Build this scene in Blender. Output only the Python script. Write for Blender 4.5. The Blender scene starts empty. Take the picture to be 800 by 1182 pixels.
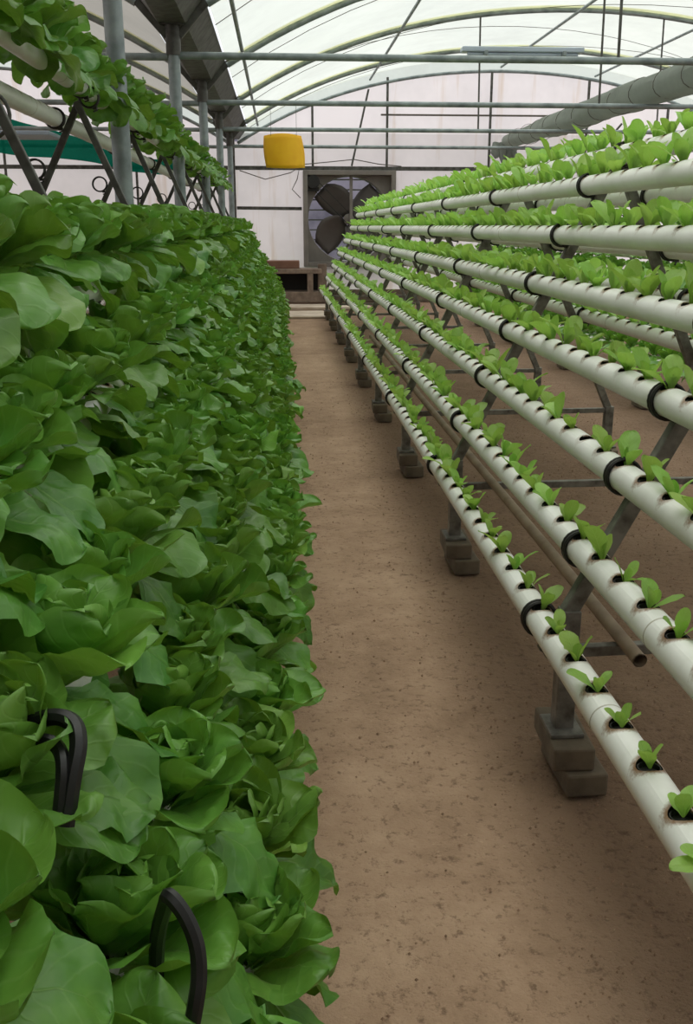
import bpy, bmesh, math, random
from mathutils import Vector, Matrix, noise
C = bpy.context.scene.collection
D = bpy.data
PI = math.pi
R = random.Random(7)
H = 1.2                      # camera height; H above ground, everything else follows
def rad(a): return math.radians(a)

# ------------------------------------------------------------------ helpers
def prop(o, label=None, cat=None, group=None, kind=None):
    if label: o['label'] = label
    if cat: o['category'] = cat
    if group: o['group'] = group
    if kind: o['kind'] = kind
    return o

def root(name, loc, label, cat, group=None, rz=0):
    o = D.objects.new(name, None); C.objects.link(o)
    o.empty_display_size = 0.05
    o.location = loc; o.rotation_euler = (0, 0, rz)
    return prop(o, label, cat, group)

def link(name, me, parent=None, loc=None):
    o = D.objects.new(name, me); C.objects.link(o)
    if parent: o.parent = parent
    if loc is not None: o.location = loc
    return o

class MB:
    """collects shapes in world coordinates and links them as one mesh object"""
    def __init__(s): s.v = []; s.f = []; s.uv = None
    def add(s, vs, fs):
        n = len(s.v); s.v += [tuple(v) for v in vs]; s.f += [tuple(i + n for i in f) for f in fs]
    def box(s, c, d, rot=None):
        x, y, z = d[0]/2, d[1]/2, d[2]/2
        vs = [Vector((a*x, b*y, e*z)) for a in (-1, 1) for b in (-1, 1) for e in (-1, 1)]
        if rot is not None: vs = [rot @ v for v in vs]
        c = Vector(c)
        s.add([v + c for v in vs], [(0,1,3,2),(4,6,7,5),(0,4,5,1),(2,3,7,6),(0,2,6,4),(1,5,7,3)])
    def bar(s, a, b, w, h=None, up=Vector((0,0,1))):
        """square bar from a to b"""
        h = h or w; a = Vector(a); b = Vector(b); t = (b-a).normalized()
        if abs(t.dot(up)) > .98: up = Vector((0,1,0))
        x = t.cross(up).normalized(); y = x.cross(t)
        vs = []
        for p in (a, b):
            for i, j in ((-1,-1),(1,-1),(1,1),(-1,1)): vs.append(p + x*(i*w/2) + y*(j*h/2))
        s.add(vs, [(0,3,2,1),(4,5,6,7),(0,1,5,4),(1,2,6,5),(2,3,7,6),(3,0,4,7)])
    def tube(s, pts, r, n=8, closed=False, caps=True):
        pts = [Vector(p) for p in pts]; m = len(pts); rs = r if isinstance(r, (list, tuple)) else [r]*m
        vs = []; prev = None
        for i, p in enumerate(pts):
            if closed: t = pts[(i+1) % m] - pts[i-1]
            else: t = pts[min(i+1, m-1)] - pts[max(i-1, 0)]
            t.normalize()
            if prev is None:
                u = Vector((0,0,1)) if abs(t.z) < .9 else Vector((1,0,0))
                x = t.cross(u).normalized()
            else:
                x = (prev - t*prev.dot(t)).normalized()
            prev = x; y = t.cross(x)
            for k in range(n):
                a = 2*PI*k/n; vs.append(p + x*(math.cos(a)*rs[i]) + y*(math.sin(a)*rs[i]))
        fs = []
        for i in range(m if closed else m-1):
            j = (i+1) % m
            for k in range(n): fs.append((i*n+k, i*n+(k+1) % n, j*n+(k+1) % n, j*n+k))
        if not closed and caps:
            fs.append(tuple(range(n-1, -1, -1))); fs.append(tuple(range((m-1)*n, m*n)))
        s.add(vs, fs)
    def cyl(s, a, b, r, n=16): s.tube([a, b], r, n)
    def grid(s, rows):
        n = len(rows[0]); vs = [p for r in rows for p in r]
        s.add(vs, [(i*n+j, i*n+j+1, (i+1)*n+j+1, (i+1)*n+j) for i in range(len(rows)-1) for j in range(n-1)])
    def build(s, name, mt, parent=None, origin=None, smooth=False, bevel=0, recalc=True, thick=0):
        if origin is None:
            if parent is not None: origin = parent.location
            else:
                xs = [v[0] for v in s.v]; ys = [v[1] for v in s.v]; zs = [v[2] for v in s.v]
                origin = ((min(xs)+max(xs))/2, (min(ys)+max(ys))/2, min(zs))
        ox, oy, oz = origin
        me = D.meshes.new(name); me.from_pydata([(x-ox, y-oy, z-oz) for x, y, z in s.v], [], s.f); me.update()
        if recalc:
            bm = bmesh.new(); bm.from_mesh(me); bmesh.ops.recalc_face_normals(bm, faces=bm.faces); bm.to_mesh(me); bm.free()
        if smooth:
            me.polygons.foreach_set('use_smooth', [True]*len(me.polygons))
            try: me.set_sharp_from_angle(angle=rad(40))
            except Exception: pass
        me.materials.append(mt)
        o = link(name, me, parent, None if parent is not None else origin)
        if thick:
            md = o.modifiers.new('s', 'SOLIDIFY'); md.thickness = thick
        if bevel:
            md = o.modifiers.new('b', 'BEVEL'); md.width = bevel; md.segments = 2; md.limit_method = 'ANGLE'
        return o

# ------------------------------------------------------------------ materials
def lin(c):
    f = lambda v: v/12.92 if v <= .04045 else ((v+.055)/1.055)**2.4
    return tuple(f(x/255) for x in c) + (1,)
class NT:
    def __init__(s, name):
        s.m = D.materials.new(name); s.m.use_nodes = True; s.t = s.m.node_tree; s.t.nodes.clear()
        s.out = s.n('ShaderNodeOutputMaterial')
    def n(s, kind, **kw):
        nd = s.t.nodes.new(kind)
        for k, v in kw.items():
            if k.startswith('_'): setattr(nd, k[1:], v)
            else:
                key = int(k[1:]) if (k[0] == 'i' and k[1:].isdigit()) else k.replace('__', ' ')
                if hasattr(v, 'is_output') and v.is_output: s.t.links.new(v, nd.inputs[key])
                else: nd.inputs[key].default_value = v
        return nd
    def l(s, a, b): s.t.links.new(a, b)
    def noise(s, vec, scale, detail=4, rough=.55, dist=0):
        return s.n('ShaderNodeTexNoise', Vector=vec, Scale=scale, Detail=detail, Roughness=rough, Distortion=dist).outputs['Fac']
    def ramp(s, fac, stops):
        r = s.n('ShaderNodeValToRGB', Fac=fac); e = r.color_ramp.elements
        while len(e) < len(stops): e.new(.5)
        for i, (p, c) in enumerate(stops): e[i].position = p; e[i].color = c
        return r.outputs['Color']
    def mix(s, f, a, b, mode='MIX'):
        m = s.t.nodes.new('ShaderNodeMix'); m.data_type = 'RGBA'; m.blend_type = mode
        for sock, v in ((m.inputs[0], f), (m.inputs[6], a), (m.inputs[7], b)):
            if hasattr(v, 'is_output'): s.l(v, sock)
            else: sock.default_value = v
        return m.outputs[2]
    def math(s, op, a, b=0.0, c=0.0):
        m = s.t.nodes.new('ShaderNodeMath'); m.operation = op
        for i, v in enumerate((a, b, c)):
            if hasattr(v, 'is_output'): s.l(v, m.inputs[i])
            else: m.inputs[i].default_value = v
        return m.outputs[0]
    def bump(s, h, strength=.3, dist=.01):
        return s.n('ShaderNodeBump', Height=h, Strength=strength, Distance=dist).outputs['Normal']
    def pos(s): return s.n('ShaderNodeNewGeometry').outputs['Position']
    def obj(s): return s.n('ShaderNodeTexCoord').outputs['Object']
    def sep(s, v): return s.n('ShaderNodeSeparateXYZ', Vector=v).outputs
    def pbr(s, **kw):
        b = s.n('ShaderNodeBsdfPrincipled', **kw); s.l(b.outputs[0], s.out.inputs['Surface']); return b

def simple(name, c, rough=.5, metal=0, var=.12, scale=20, bumps=.15, dark=None, world=False):
    t = NT(name); v = t.pos() if world else t.obj()
    f = t.noise(v, scale, 5)
    c0 = lin(c); d = lin(dark) if dark else tuple(x*(1-var*2.2) for x in c0[:3]) + (1,)
    col = t.ramp(f, [(.3, d), (.62, c0)])
    nb = t.bump(t.noise(v, scale*6, 3), bumps, .002)
    t.pbr(Base__Color=col, Roughness=rough, Metallic=metal, Normal=nb)
    return t.m

M = {}
M['steel'] = simple('galvanised_steel', (150, 160, 162), .5, .3, .22, 9, .2, dark=(112, 122, 124))
M['steel_dark'] = simple('weathered_steel', (96, 96, 92), .6, .3, .2, 14, .25, dark=(58, 56, 52))
M['rack_steel'] = simple('rack_steel', (134, 132, 126), .5, .3, .2, 25, .25, dark=(84, 80, 74))
M['rubber'] = simple('black_rubber', (24, 24, 24), .42, 0, .1, 30, .1)
M['clip'] = simple('clip_strap', (44, 42, 38), .5, .2, .2, 40, .1, dark=(22, 21, 19))
M['concrete'] = simple('concrete', (116, 104, 88), .9, 0, .16, 12, .6, dark=(84, 74, 62))
M['concrete_pale'] = simple('concrete_pale', (196, 182, 166), .85, 0, .1, 3, .4, dark=(160, 142, 124))
M['wood'] = simple('old_wood', (142, 124, 110), .8, 0, .2, 8, .5, dark=(98, 82, 72))
M['wood_red'] = simple('red_brown_board', (128, 92, 76), .8, 0, .1, 6, .3)
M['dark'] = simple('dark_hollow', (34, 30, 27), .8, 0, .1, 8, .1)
M['fan_grey'] = simple('fan_housing', (132, 126, 121), .55, .2, .1, 3, .1, dark=(108, 102, 98))
M['fan_blade'] = simple('fan_blade', (92, 86, 84), .5, .3, .1, 4, .1)
M['motor'] = simple('motor_grey', (40, 38, 38), .5, .3, .1, 8, .1)
M['cup'] = simple('net_cup_black', (22, 24, 18), .6, 0, .2, 60, .4, dark=(10, 11, 8))
M['lamp'] = simple('lamp_body', (188, 200, 214), .4, 0, .05, 5, .05)
M['blue_board'] = simple('pale_blue_board', (186, 200, 222), .5, 0, .05, 4, .05)
M['grey_pipe'] = simple('grey_brown_pipe', (150, 132, 112), .6, 0, .14, 10, .2, dark=(118, 100, 82))
M['yellow'] = simple('yellow_trap', (252, 196, 24), .6, 0, .05, 6, .05, dark=(244, 180, 14))
M['rope'] = simple('dusty_cable', (98, 92, 84), .8, 0, .1, 20, .1)
M['shrub'] = simple('shrub_leaves', (40, 62, 36), .6, 0, .3, 6, .6)
M['grass'] = simple('outside_grass', (70, 96, 52), .9, 0, .3, 2, .5)

# growing pipe : white pvc with brown stains round every planting hole
SP = .128
def pipe_mat():
    t = NT('white_pvc'); o = t.obj(); x, y, z = t.sep(o)[:]
    fy = t.math('SUBTRACT', t.math('MULTIPLY', t.math('FRACT', t.math('ADD', t.math('DIVIDE', y, SP), .5)), SP), SP/2)
    d = t.math('SQRT', t.math('ADD', t.math('POWER', fy, 2.0), t.math('POWER', x, 2.0)))
    nz = t.noise(o, 130, 4, .7)
    d2 = t.math('ADD', d, t.math('MULTIPLY', t.math('SUBTRACT', nz, .5), .016))
    up = t.math('GREATER_THAN', z, .004)
    ring = t.ramp(d2, [(.0, (1,1,1,1)), (.0225, (1,1,1,1)), (.031, (0,0,0,1)), (.5, (0,0,0,1))])
    blot = t.ramp(t.noise(o, 9, 3, .6), [(.34, (.3,.3,.3,1)), (.52, (1,1,1,1))])
    f = t.math('MULTIPLY', t.math('MULTIPLY', ring, up), blot)
    base = t.mix(t.ramp(t.noise(o, 4, 5, .7), [(.35, (0,0,0,1)), (.75, (1,1,1,1))]), lin((242, 243, 240)), lin((222, 224, 216)))
    col = t.mix(f, base, lin((132, 98, 66)))
    t.pbr(Base__Color=col, Roughness=.36, IOR=1.45, Normal=t.bump(t.noise(o, 60, 3), .04, .001))
    return t.m
M['pvc'] = pipe_mat()
M['pvc_in'] = simple('pipe_inside_shade', (46, 44, 32), .7, 0, .3, 30, .3, dark=(20, 19, 14))  # near-black inner colour stands in for the shade inside the pipes
M['pvc_plain'] = simple('plain_pvc', (206, 202, 190), .45, 0, .08, 5, .05)

def leaf_mat(name, dark, light, rib, trans, hue_var=.03, rough=.42):
    t = NT(name)
    uv = t.n('ShaderNodeUVMap', _uv_map='UVMap').outputs[0]; u, v, _ = t.sep(uv)[:]
    av = t.math('ABSOLUTE', t.math('SUBTRACT', v, .5))            # 0 at midrib .. .5 edge
    at = t.n('ShaderNodeAttribute', _attribute_name='tone').outputs['Fac']
    rnd = t.n('ShaderNodeObjectInfo').outputs['Random']
    base = t.mix(at, lin(dark), lin(light))
    n1 = t.noise(t.obj(), 16, 4, .6)
    base = t.mix(t.math('MULTIPLY', t.ramp(n1, [(.38, (0,0,0,1)), (.7, (1,1,1,1))]), .45), base, lin(light))
    # side veins
    sv = t.math('SINE', t.math('MULTIPLY', t.math('ADD', t.math('SUBTRACT', u, t.math('MULTIPLY', av, .6)), t.math('MULTIPLY', t.noise(t.obj(), 22, 3), .16)), 44.0))
    svm = t.math('MULTIPLY', t.math('POWER', t.math('MAXIMUM', sv, 0.0), 9.0), .10)
    rib_w = t.math('SUBTRACT', .03, t.math('MULTIPLY', u, .028))
    ribm = t.math('MAXIMUM', t.math('MULTIPLY', t.math('SUBTRACT', rib_w, av), 26.0), 0.0)
    ribm = t.math('MINIMUM', ribm, .8)
    fac = t.math('MINIMUM', t.math('ADD', ribm, svm), .85)
    col = t.mix(fac, base, lin(rib))
    hs = t.n('ShaderNodeHueSaturation', Color=col, Hue=t.math('ADD', .5-hue_var/2, t.math('MULTIPLY', rnd, hue_var)),
             Saturation=1.0, Value=t.math('ADD', .86, t.math('MULTIPLY', rnd, .26)))
    c = hs.outputs[0]
    blis = t.n('ShaderNodeTexVoronoi', Vector=t.obj(), Scale=62.0, _feature='SMOOTH_F1').outputs['Distance']
    hgt = t.math('SUBTRACT', t.math('MULTIPLY', blis, .6), t.math('MULTIPLY', fac, .5))
    nm = t.bump(hgt, .7, .006)
    p = t.n('ShaderNodeBsdfPrincipled', Base__Color=c, Roughness=rough, Normal=nm)
    p.inputs['Specular IOR Level'].default_value = .5
    tr = t.n('ShaderNodeBsdfTranslucent', Color=t.mix(.5, c, lin((150, 190, 40)), 'MIX'), Normal=nm)
    ms = t.n('ShaderNodeMixShader', Fac=trans)
    t.l(p.outputs[0], ms.inputs[1]); t.l(tr.outputs[0], ms.inputs[2]); t.l(ms.outputs[0], t.out.inputs['Surface'])
    return t.m
M['lettuce'] = leaf_mat('lettuce_leaf', (72, 128, 48), (136, 184, 78), (166, 202, 122), .25, .016, .36)
M['seedling'] = leaf_mat('seedling_leaf', (134, 186, 80), (184, 222, 118), (206, 230, 156), .42, .02)
M['lettuce_far'] = M['lettuce']

def film_mat(name, tcol, dcol, fac, sc=1.2, streak=None):
    t = NT(name); p = t.pos()
    f = t.ramp(t.noise(p, sc, 6, .65), [(.35, tuple(x*.86 for x in tcol[:3])+(1,)), (.65, tcol)])
    # creases run with the sheet
    a = t.n('ShaderNodeBsdfTransparent', Color=f)
    dd = t.mix(t.ramp(t.noise(p, sc*.6, 5, .7), [(.42, (0,0,0,1)), (.75, (1,1,1,1))]), dcol, tuple(x*.8 for x in dcol[:3])+(1,))
    if streak:
        mp = t.n('ShaderNodeMapping', Vector=p, Scale=(3.2, 1, .22)).outputs[0]
        k = t.ramp(t.noise(mp, 1.3, 5, .65), [(.56, (0,0,0,1)), (.74, (1,1,1,1))])
        dd = t.mix(t.math('MULTIPLY', k, .75), dd, streak); f = t.mix(t.math('MULTIPLY', k, .6), f, streak); t.l(f, a.inputs['Color'])
    b = t.n('ShaderNodeBsdfTranslucent', Color=dd); c = t.n('ShaderNodeBsdfDiffuse', Color=dd)
    m1 = t.n('ShaderNodeMixShader', Fac=.4); t.l(b.outputs[0], m1.inputs[1]); t.l(c.outputs[0], m1.inputs[2])
    m2 = t.n('ShaderNodeMixShader', Fac=fac); t.l(a.outputs[0], m2.inputs[1]); t.l(m1.outputs[0], m2.inputs[2])
    t.l(m2.outputs[0], t.out.inputs['Surface'])
    return t.m
M['film'] = film_mat('roof_film', lin((228, 231, 224)), lin((220, 223, 212)), .5)
M['film_wall'] = film_mat('wall_sheet', lin((226, 214, 216)), lin((250, 240, 240)), .72, .8, lin((214, 186, 160)))
M['film_old'] = film_mat('grimy_roof_film', lin((146, 142, 134)), lin((164, 160, 152)), .6, .9)
M['clamp'] = film_mat('film_clamp_strip', lin((248, 248, 226)), lin((248, 248, 222)), .45, 4)
M['shade'] = film_mat('rolled_screen', lin((140, 146, 140)), lin((176, 182, 176)), .9, 3)
M['teal'] = film_mat('teal_net', lin((60, 150, 130)), lin((14, 112, 92)), .85, 2)

def floor_mat():
    t = NT('packed_earth'); p = t.pos(); x, y, z = t.sep(p)[:]
    big = t.noise(p, .9, 5, .6, .3); mid = t.noise(p, 6, 6, .7, .2); fine = t.noise(p, 42, 5, .75)
    col = t.ramp(t.math('ADD', t.math('MULTIPLY', big, .55), t.math('MULTIPLY', mid, .45)),
                 [(.32, lin((128, 103, 82))), (.5, lin((164, 136, 112))), (.68, lin((188, 160, 134)))])
    # darker, rougher soil below the right pipes; paler trodden path between the racks
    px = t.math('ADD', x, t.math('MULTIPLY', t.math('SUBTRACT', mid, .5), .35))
    dark_soil = t.ramp(t.math('MULTIPLY', px, .5), [(.22, (0,0,0,1)), (.33, (1,1,1,1))])
    col = t.mix(t.math('MULTIPLY', dark_soil, .62), col, lin((118, 93, 75)))
    speck = t.ramp(fine, [(.33, (1,1,1,1)), (.46, (0,0,0,1))])
    col = t.mix(t.math('MULTIPLY', speck, .62), col, lin((82, 60, 45)))
    lit = t.ramp(t.noise(p, 75, 2, .5), [(.70, (0,0,0,1)), (.76, (1,1,1,1))])
    col = t.mix(t.math('MULTIPLY', lit, .35), col, lin((198, 170, 142)))
    h = t.math('ADD', t.math('MULTIPLY', mid, .6), t.math('MULTIPLY', fine, t.math('ADD', .25, t.math('MULTIPLY', dark_soil, .4))))
    t.pbr(Base__Color=col, Roughness=.9, Normal=t.bump(h, .9, .03)).inputs['Specular IOR Level'].default_value = .25
    return t.m
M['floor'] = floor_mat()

# ------------------------------------------------------------------ leaves
def add_leaf(S, L, W, e0, bend, az, cup, ruf, r0, z0, tone, nu, nv, rng, twist=0, fold=0, pet=.2, bp=1.4, sharp=.62):
    """S = (verts, faces, uvs per vertex, tone per vertex)"""
    V, Fc, UV, T = S; n0 = len(V); ca, sa = math.cos(az), math.sin(az)
    r, z = r0, z0; ph = rng.random()*6.28; k1 = rng.uniform(1.6, 3.2); ph2 = rng.random()*6.28
    off = Vector((rng.random()*50, rng.random()*50, 0)); side_b = rng.uniform(-.18, .18)
    pu = 0
    for i in range(nu+1):
        q = i/nu; u = 1-(1-q)**1.9; a = e0 + bend*(u**bp)
        if i: r += math.cos(a)*L*(u-pu); z += math.sin(a)*L*(u-pu)
        pu = u; mx = .60
        if u < mx: w_ = u/mx; f = pet + (1-pet)*w_*w_*(3-2*w_)
        else: f = math.sqrt(max(0, 1-((u-mx)/(1-mx))**2))
        w = W*f + 1e-4
        nx, nz = -math.sin(a), math.cos(a)
        for j in range(nv+1):
            v = -1 + 2*j/nv; c = cup*(.5+.5*u) + .001
            xs = w*math.sin(v*c)/c; h = w*(1-math.cos(v*c))/c
            h += ruf*W*abs(v)**2.0*min(1, u*1.6)*math.sin(k1*2*PI*u + ph + (1.9 if v > 0 else 0))
            h += .17*W*min(1, u*2)*noise.noise(Vector((u*2.6, v*1.7, 0)) + off)
            h += (.06*W*noise.noise(Vector((u*7, v*5, 5)) + off) if nu > 7 else 0)
            h -= fold*w*max(0, 1-abs(v)*3)*.10
            lat = xs + side_b*L*u*u*.6 + twist*u*h*.5
            rr = r + nx*h; zz = z + nz*h
            V.append((rr*ca - lat*sa, rr*sa + lat*ca, zz)); UV.append((u, (v+1)/2)); T.append(tone)
    m = nv+1
    for i in range(nu):
        for j in range(nv): Fc.append((n0+i*m+j, n0+i*m+j+1, n0+(i+1)*m+j+1, n0+(i+1)*m+j))

def mesh_from(S, name, mt):
    V, Fc, UV, T = S
    me = D.meshes.new(name); me.from_pydata(V, [], Fc); me.update()
    ul = me.uv_layers.new(name='UVMap'); li = [0]*len(me.loops); me.loops.foreach_get('vertex_index', li)
    flat = [c for i in li for c in UV[i]]; ul.data.foreach_set('uv', flat)
    at = me.attributes.new('tone', 'FLOAT', 'POINT'); at.data.foreach_set('value', T)
    me.polygons.foreach_set('use_smooth', [True]*len(me.polygons)); me.materials.append(mt)
    return me

def lettuce_data(seed, nu, nv, n=32, size=1.0):
    g = random.Random(seed); S = ([], [], [], [])
    az = g.random()*6
    open_ = g.uniform(-.12, .14)
    for k in range(n):
        t = k/(n-1)                     # 0 heart .. 1 outermost
        az += 2.39996 + g.uniform(-.25, .25)
        L = (.046 + .078*t**.8)*g.uniform(.88, 1.14)*size
        W = (.024 + .030*t**.7)*g.uniform(.88, 1.15)*size
        e0 = rad(82 - 46*t**1.2 + g.uniform(-10, 10)); bend = rad(30 - 78*t**1.1 + g.uniform(-22, 22) - open_*60)
        cup = 1.45 - .75*t + g.uniform(-.2, .35)
        if t > .7 and g.random() < .25: cup = -g.uniform(.3, .9)
        ruf = .06 + .17*t*g.random()
        z0 = (.04 - .035*t)*size; r0 = (.004 + .008*t)*size
        tone = max(0, min(1, .72 - .62*t + g.uniform(-.18, .22)))
        if t > .8 and g.random() < .1: tone = .8
        if k < 9:                       # crinkled heart
            ruf = .30; cup = 1.0 + .5*g.random(); L *= g.uniform(.7, 1.05); W *= 1.1; r0 = .004+.012*g.random(); e0 = rad(g.uniform(55, 88)); bend = rad(g.uniform(-30, 60))
        if k >= n-5:                    # big outer leaves that sag over the pipe
            L *= 1.14; e0 = rad(g.uniform(-8, 18)); bend = rad(g.uniform(-85, -40)); cup = g.uniform(-.7, 1.0)
        add_leaf(S, L, W, e0, bend, az, cup, ruf, r0, z0, tone, nu, nv, g, g.uniform(-.5, .5), 1)
    return S
def seedling_data(seed, nu=7, nv=4, n=6, size=1.0):
    g = random.Random(seed); S = ([], [], [], []); az = g.random()*6
    for k in range(n):
        t = k/(n-1); az += 2.39996 + g.uniform(-.4, .4)
        L = (.030 + .032*t)*g.uniform(.75, 1.2)*size; W = (.0085 + .0065*t)*g.uniform(.85, 1.2)*size
        e0 = rad(84 - 22*t + g.uniform(-10, 10)); bend = rad(-6 - 34*t + g.uniform(-15, 15))
        add_leaf(S, L, W, e0, bend, az, .7 - .3*t, .05, .002, 0, max(0, min(1, .5+g.uniform(-.4, .4))), nu, nv, g, 0, 0, .12, 1.4, .8)
    # short pale stem
    return S
HI = [mesh_from(lettuce_data(s, 14, 10), 'lettuce_rosette', M['lettuce']) for s in range(1, 8)]
MID = [mesh_from(lettuce_data(s, 9, 6), 'lettuce_rosette', M['lettuce']) for s in range(11, 17)]
LOWD = [lettuce_data(s, 5, 4, 20) for s in range(21, 25)]
SEED = [mesh_from(seedling_data(s), 'seedling_leaves', M['seedling']) for s in range(1, 9)]
SEED_THIN = [mesh_from(seedling_data(s, 7, 4, 4, .92), 'seedling_leaves', M['seedling']) for s in range(31, 37)]
SEEDLOW = [seedling_data(s, 4, 2, 5) for s in range(41, 46)]
def cup_mesh():
    b = MB(); prof = [(.0, .0185), (.004, .0185), (.004, .0165), (-.004, .0155)]
    n = 14; rows = []
    for z, r in prof: rows.append([(r*math.cos(2*PI*k/n), r*math.sin(2*PI*k/n), z-.002) for k in range(n)])
    vs = [p for r in rows for p in r]; fs = []
    for i in range(len(prof)-1):
        for k in range(n): fs.append((i*n+k, i*n+(k+1) % n, (i+1)*n+(k+1) % n, (i+1)*n+k))
    fs.append(tuple((len(prof)-1)*n+k for k in range(n)))
    vs2 = [(.0185*math.cos(2*PI*k/n)*.75, .0185*math.sin(2*PI*k/n)*.75, -.034) for k in range(n)]
    m = len(vs); vs += vs2
    for k in range(n): fs.append((k, (k+1) % n, m+(k+1) % n, m+k))
    fs.append(tuple(m+k for k in range(n)))
    me = D.meshes.new('net_cup'); me.from_pydata(vs, [], fs); me.materials.append(M['cup']); return me
CUP = cup_mesh()

# ------------------------------------------------------------------ growing pipes
PR = .0315
def holed_pipe_mesh(y0, y1):
    """tube along local Y with round planting holes in its crown every SP"""
    n = 28
    def ring(r, y): return [(r*math.cos(2*PI*k/n+PI/n), y, r*math.sin(2*PI*k/n+PI/n)) for k in range(n)]
    vs = ring(PR, y0)+ring(PR, y1)+ring(PR-.003, y0)+ring(PR-.003, y1); fs = []
    for k in range(n):
        j = (k+1) % n
        fs += [(k, j, n+j, n+k), (2*n+k, 3*n+k, 3*n+j, 2*n+j), (k, 2*n+k, 2*n+j, j), (n+k, n+j, 3*n+j, 3*n+k)]
    me = D.meshes.new('p'); me.from_pydata(vs, [], fs)
    bm = bmesh.new(); bm.from_mesh(me); bmesh.ops.recalc_face_normals(bm, faces=bm.faces); bm.to_mesh(me); bm.free()
    me.materials.append(M['pvc']); me.materials.append(M['pvc_in'])
    o = link('p', me)
    bm = bmesh.new(); i = math.ceil((y0+.04)/SP)
    while i*SP < y1-.04:
        bmesh.ops.create_cone(bm, cap_ends=True, segments=20, radius1=.0205, radius2=.0205, depth=.05,
                              matrix=Matrix.Translation((0, i*SP, .035)))
        i += 1
    cm = D.meshes.new('c'); bm.to_mesh(cm); bm.free(); cm.materials.append(M['pvc_in']); co = link('c', cm)
    md = o.modifiers.new('b', 'BOOLEAN'); md.operation = 'DIFFERENCE'; md.object = co; md.solver = 'EXACT'
    dg = bpy.context.evaluated_depsgraph_get(); dg.update()
    res = D.meshes.new_from_object(o.evaluated_get(dg))
    D.objects.remove(o); D.objects.remove(co)
    res.materials.clear(); res.materials.append(M['pvc']); res.materials.append(M['pvc_in'])
    for p in res.polygons:
        c = p.center; d = math.hypot(c.x, c.z)
        inside = d < PR-.0015 and (p.normal.x*c.x + p.normal.z*c.z) < 0 and abs(p.normal.y) < .9
        p.material_index = 1 if inside else 0
    res.polygons.foreach_set('use_smooth', [True]*len(res.polygons))
    try: res.set_sharp_from_angle(angle=rad(40))
    except Exception: pass
    res.name = 'growing_pipe'
    return res
PY0, PY1 = .35, 13.25
PIPE = holed_pipe_mesh(PY0, PY1)
# couplings (raised thin sleeve joints) along a pipe
def joint_mesh(ys):
    b = MB()
    for y in ys: b.tube([(0, y-.0022, 0), (0, y, 0), (0, y+.0022, 0)], [PR+.0002, PR+.0011, PR+.0002], 28, caps=False)
    return b
def ring_mesh(b, x, y, z, r=.0365, w=.0042, tail=True, dirx=.4):
    """black strap clip round a pipe, two wires and a twisted tail"""
    for dy in (-.006, .006):
        b.tube([(x+r*math.cos(a), y+dy+.004*math.sin(a), z+r*math.sin(a)) for a in [2*PI*k/22 for k in range(22)]], w*1.05, 6, closed=True)
    if tail:
        p = (x+r*.55, y, z-r*.95)
        b.tube([p, (p[0]+.006, y+.01, p[2]-.010), (p[0]-.004, y-.008, p[2]-.016)], .0035, 6)
        b.box((p[0], y, p[2]-.003), (.016, .02, .01))
ORD = ['first', 'second', 'third', 'fourth', 'fifth', 'sixth', 'seventh', 'eighth', 'ninth', 'tenth', 'eleventh', 'twelfth']

def place_pipe(x, z, label, group, yshift=0, holes=True):
    o = link('growing_pipe', PIPE, None, (x, yshift, z)); prop(o, label, 'pipe', group)
    for jy in (1.47, 3.9+x*.3, 6.6, 9.4):
        joint_mesh([jy]).build('pipe_joint', M['pvc_plain'], o, origin=(0, 0, 0), smooth=True)
    e = MB(); e.tube([(0, PY1-.02, 0), (0, PY1+.012, 0)], PR+.003, 24)
    e.build('end_cap', M['pvc_plain'], o, origin=(0, 0, 0), smooth=True)
    return o

# ---- right rack
RX = [.55+.08*i for i in range(7)]; RZ = [H-.82+.158*i for i in range(7)]
APX, APZ = 1.14, H+.226
BX = [1.25+.08*j for j in range(7)]; BZ = [H+.095-.172*j for j in range(7)]
TR = [.52, 1.93, 3.34, 4.75, 6.16, 7.57, 8.98, 10.39, 11.80, 13.15]
rown = ['lowest', 'second lowest', 'third lowest', 'middle', 'fifth', 'sixth', 'seventh']
for i in range(7):
    place_pipe(RX[i], RZ[i], 'white perforated seedling pipe, %s on the path side of the right rack' % rown[i], 'growing pipes of the right rack')
place_pipe(APX, APZ, 'white growing pipe along the very top ridge of the right rack', 'growing pipes of the right rack')
BX = BX[:4]; BZ = BZ[:4]
for j in range(4):
    place_pipe(BX[j], BZ[j], 'white growing pipe on the far slope of the right rack, %s from top' % ORD[j], 'growing pipes of the right rack')

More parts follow.
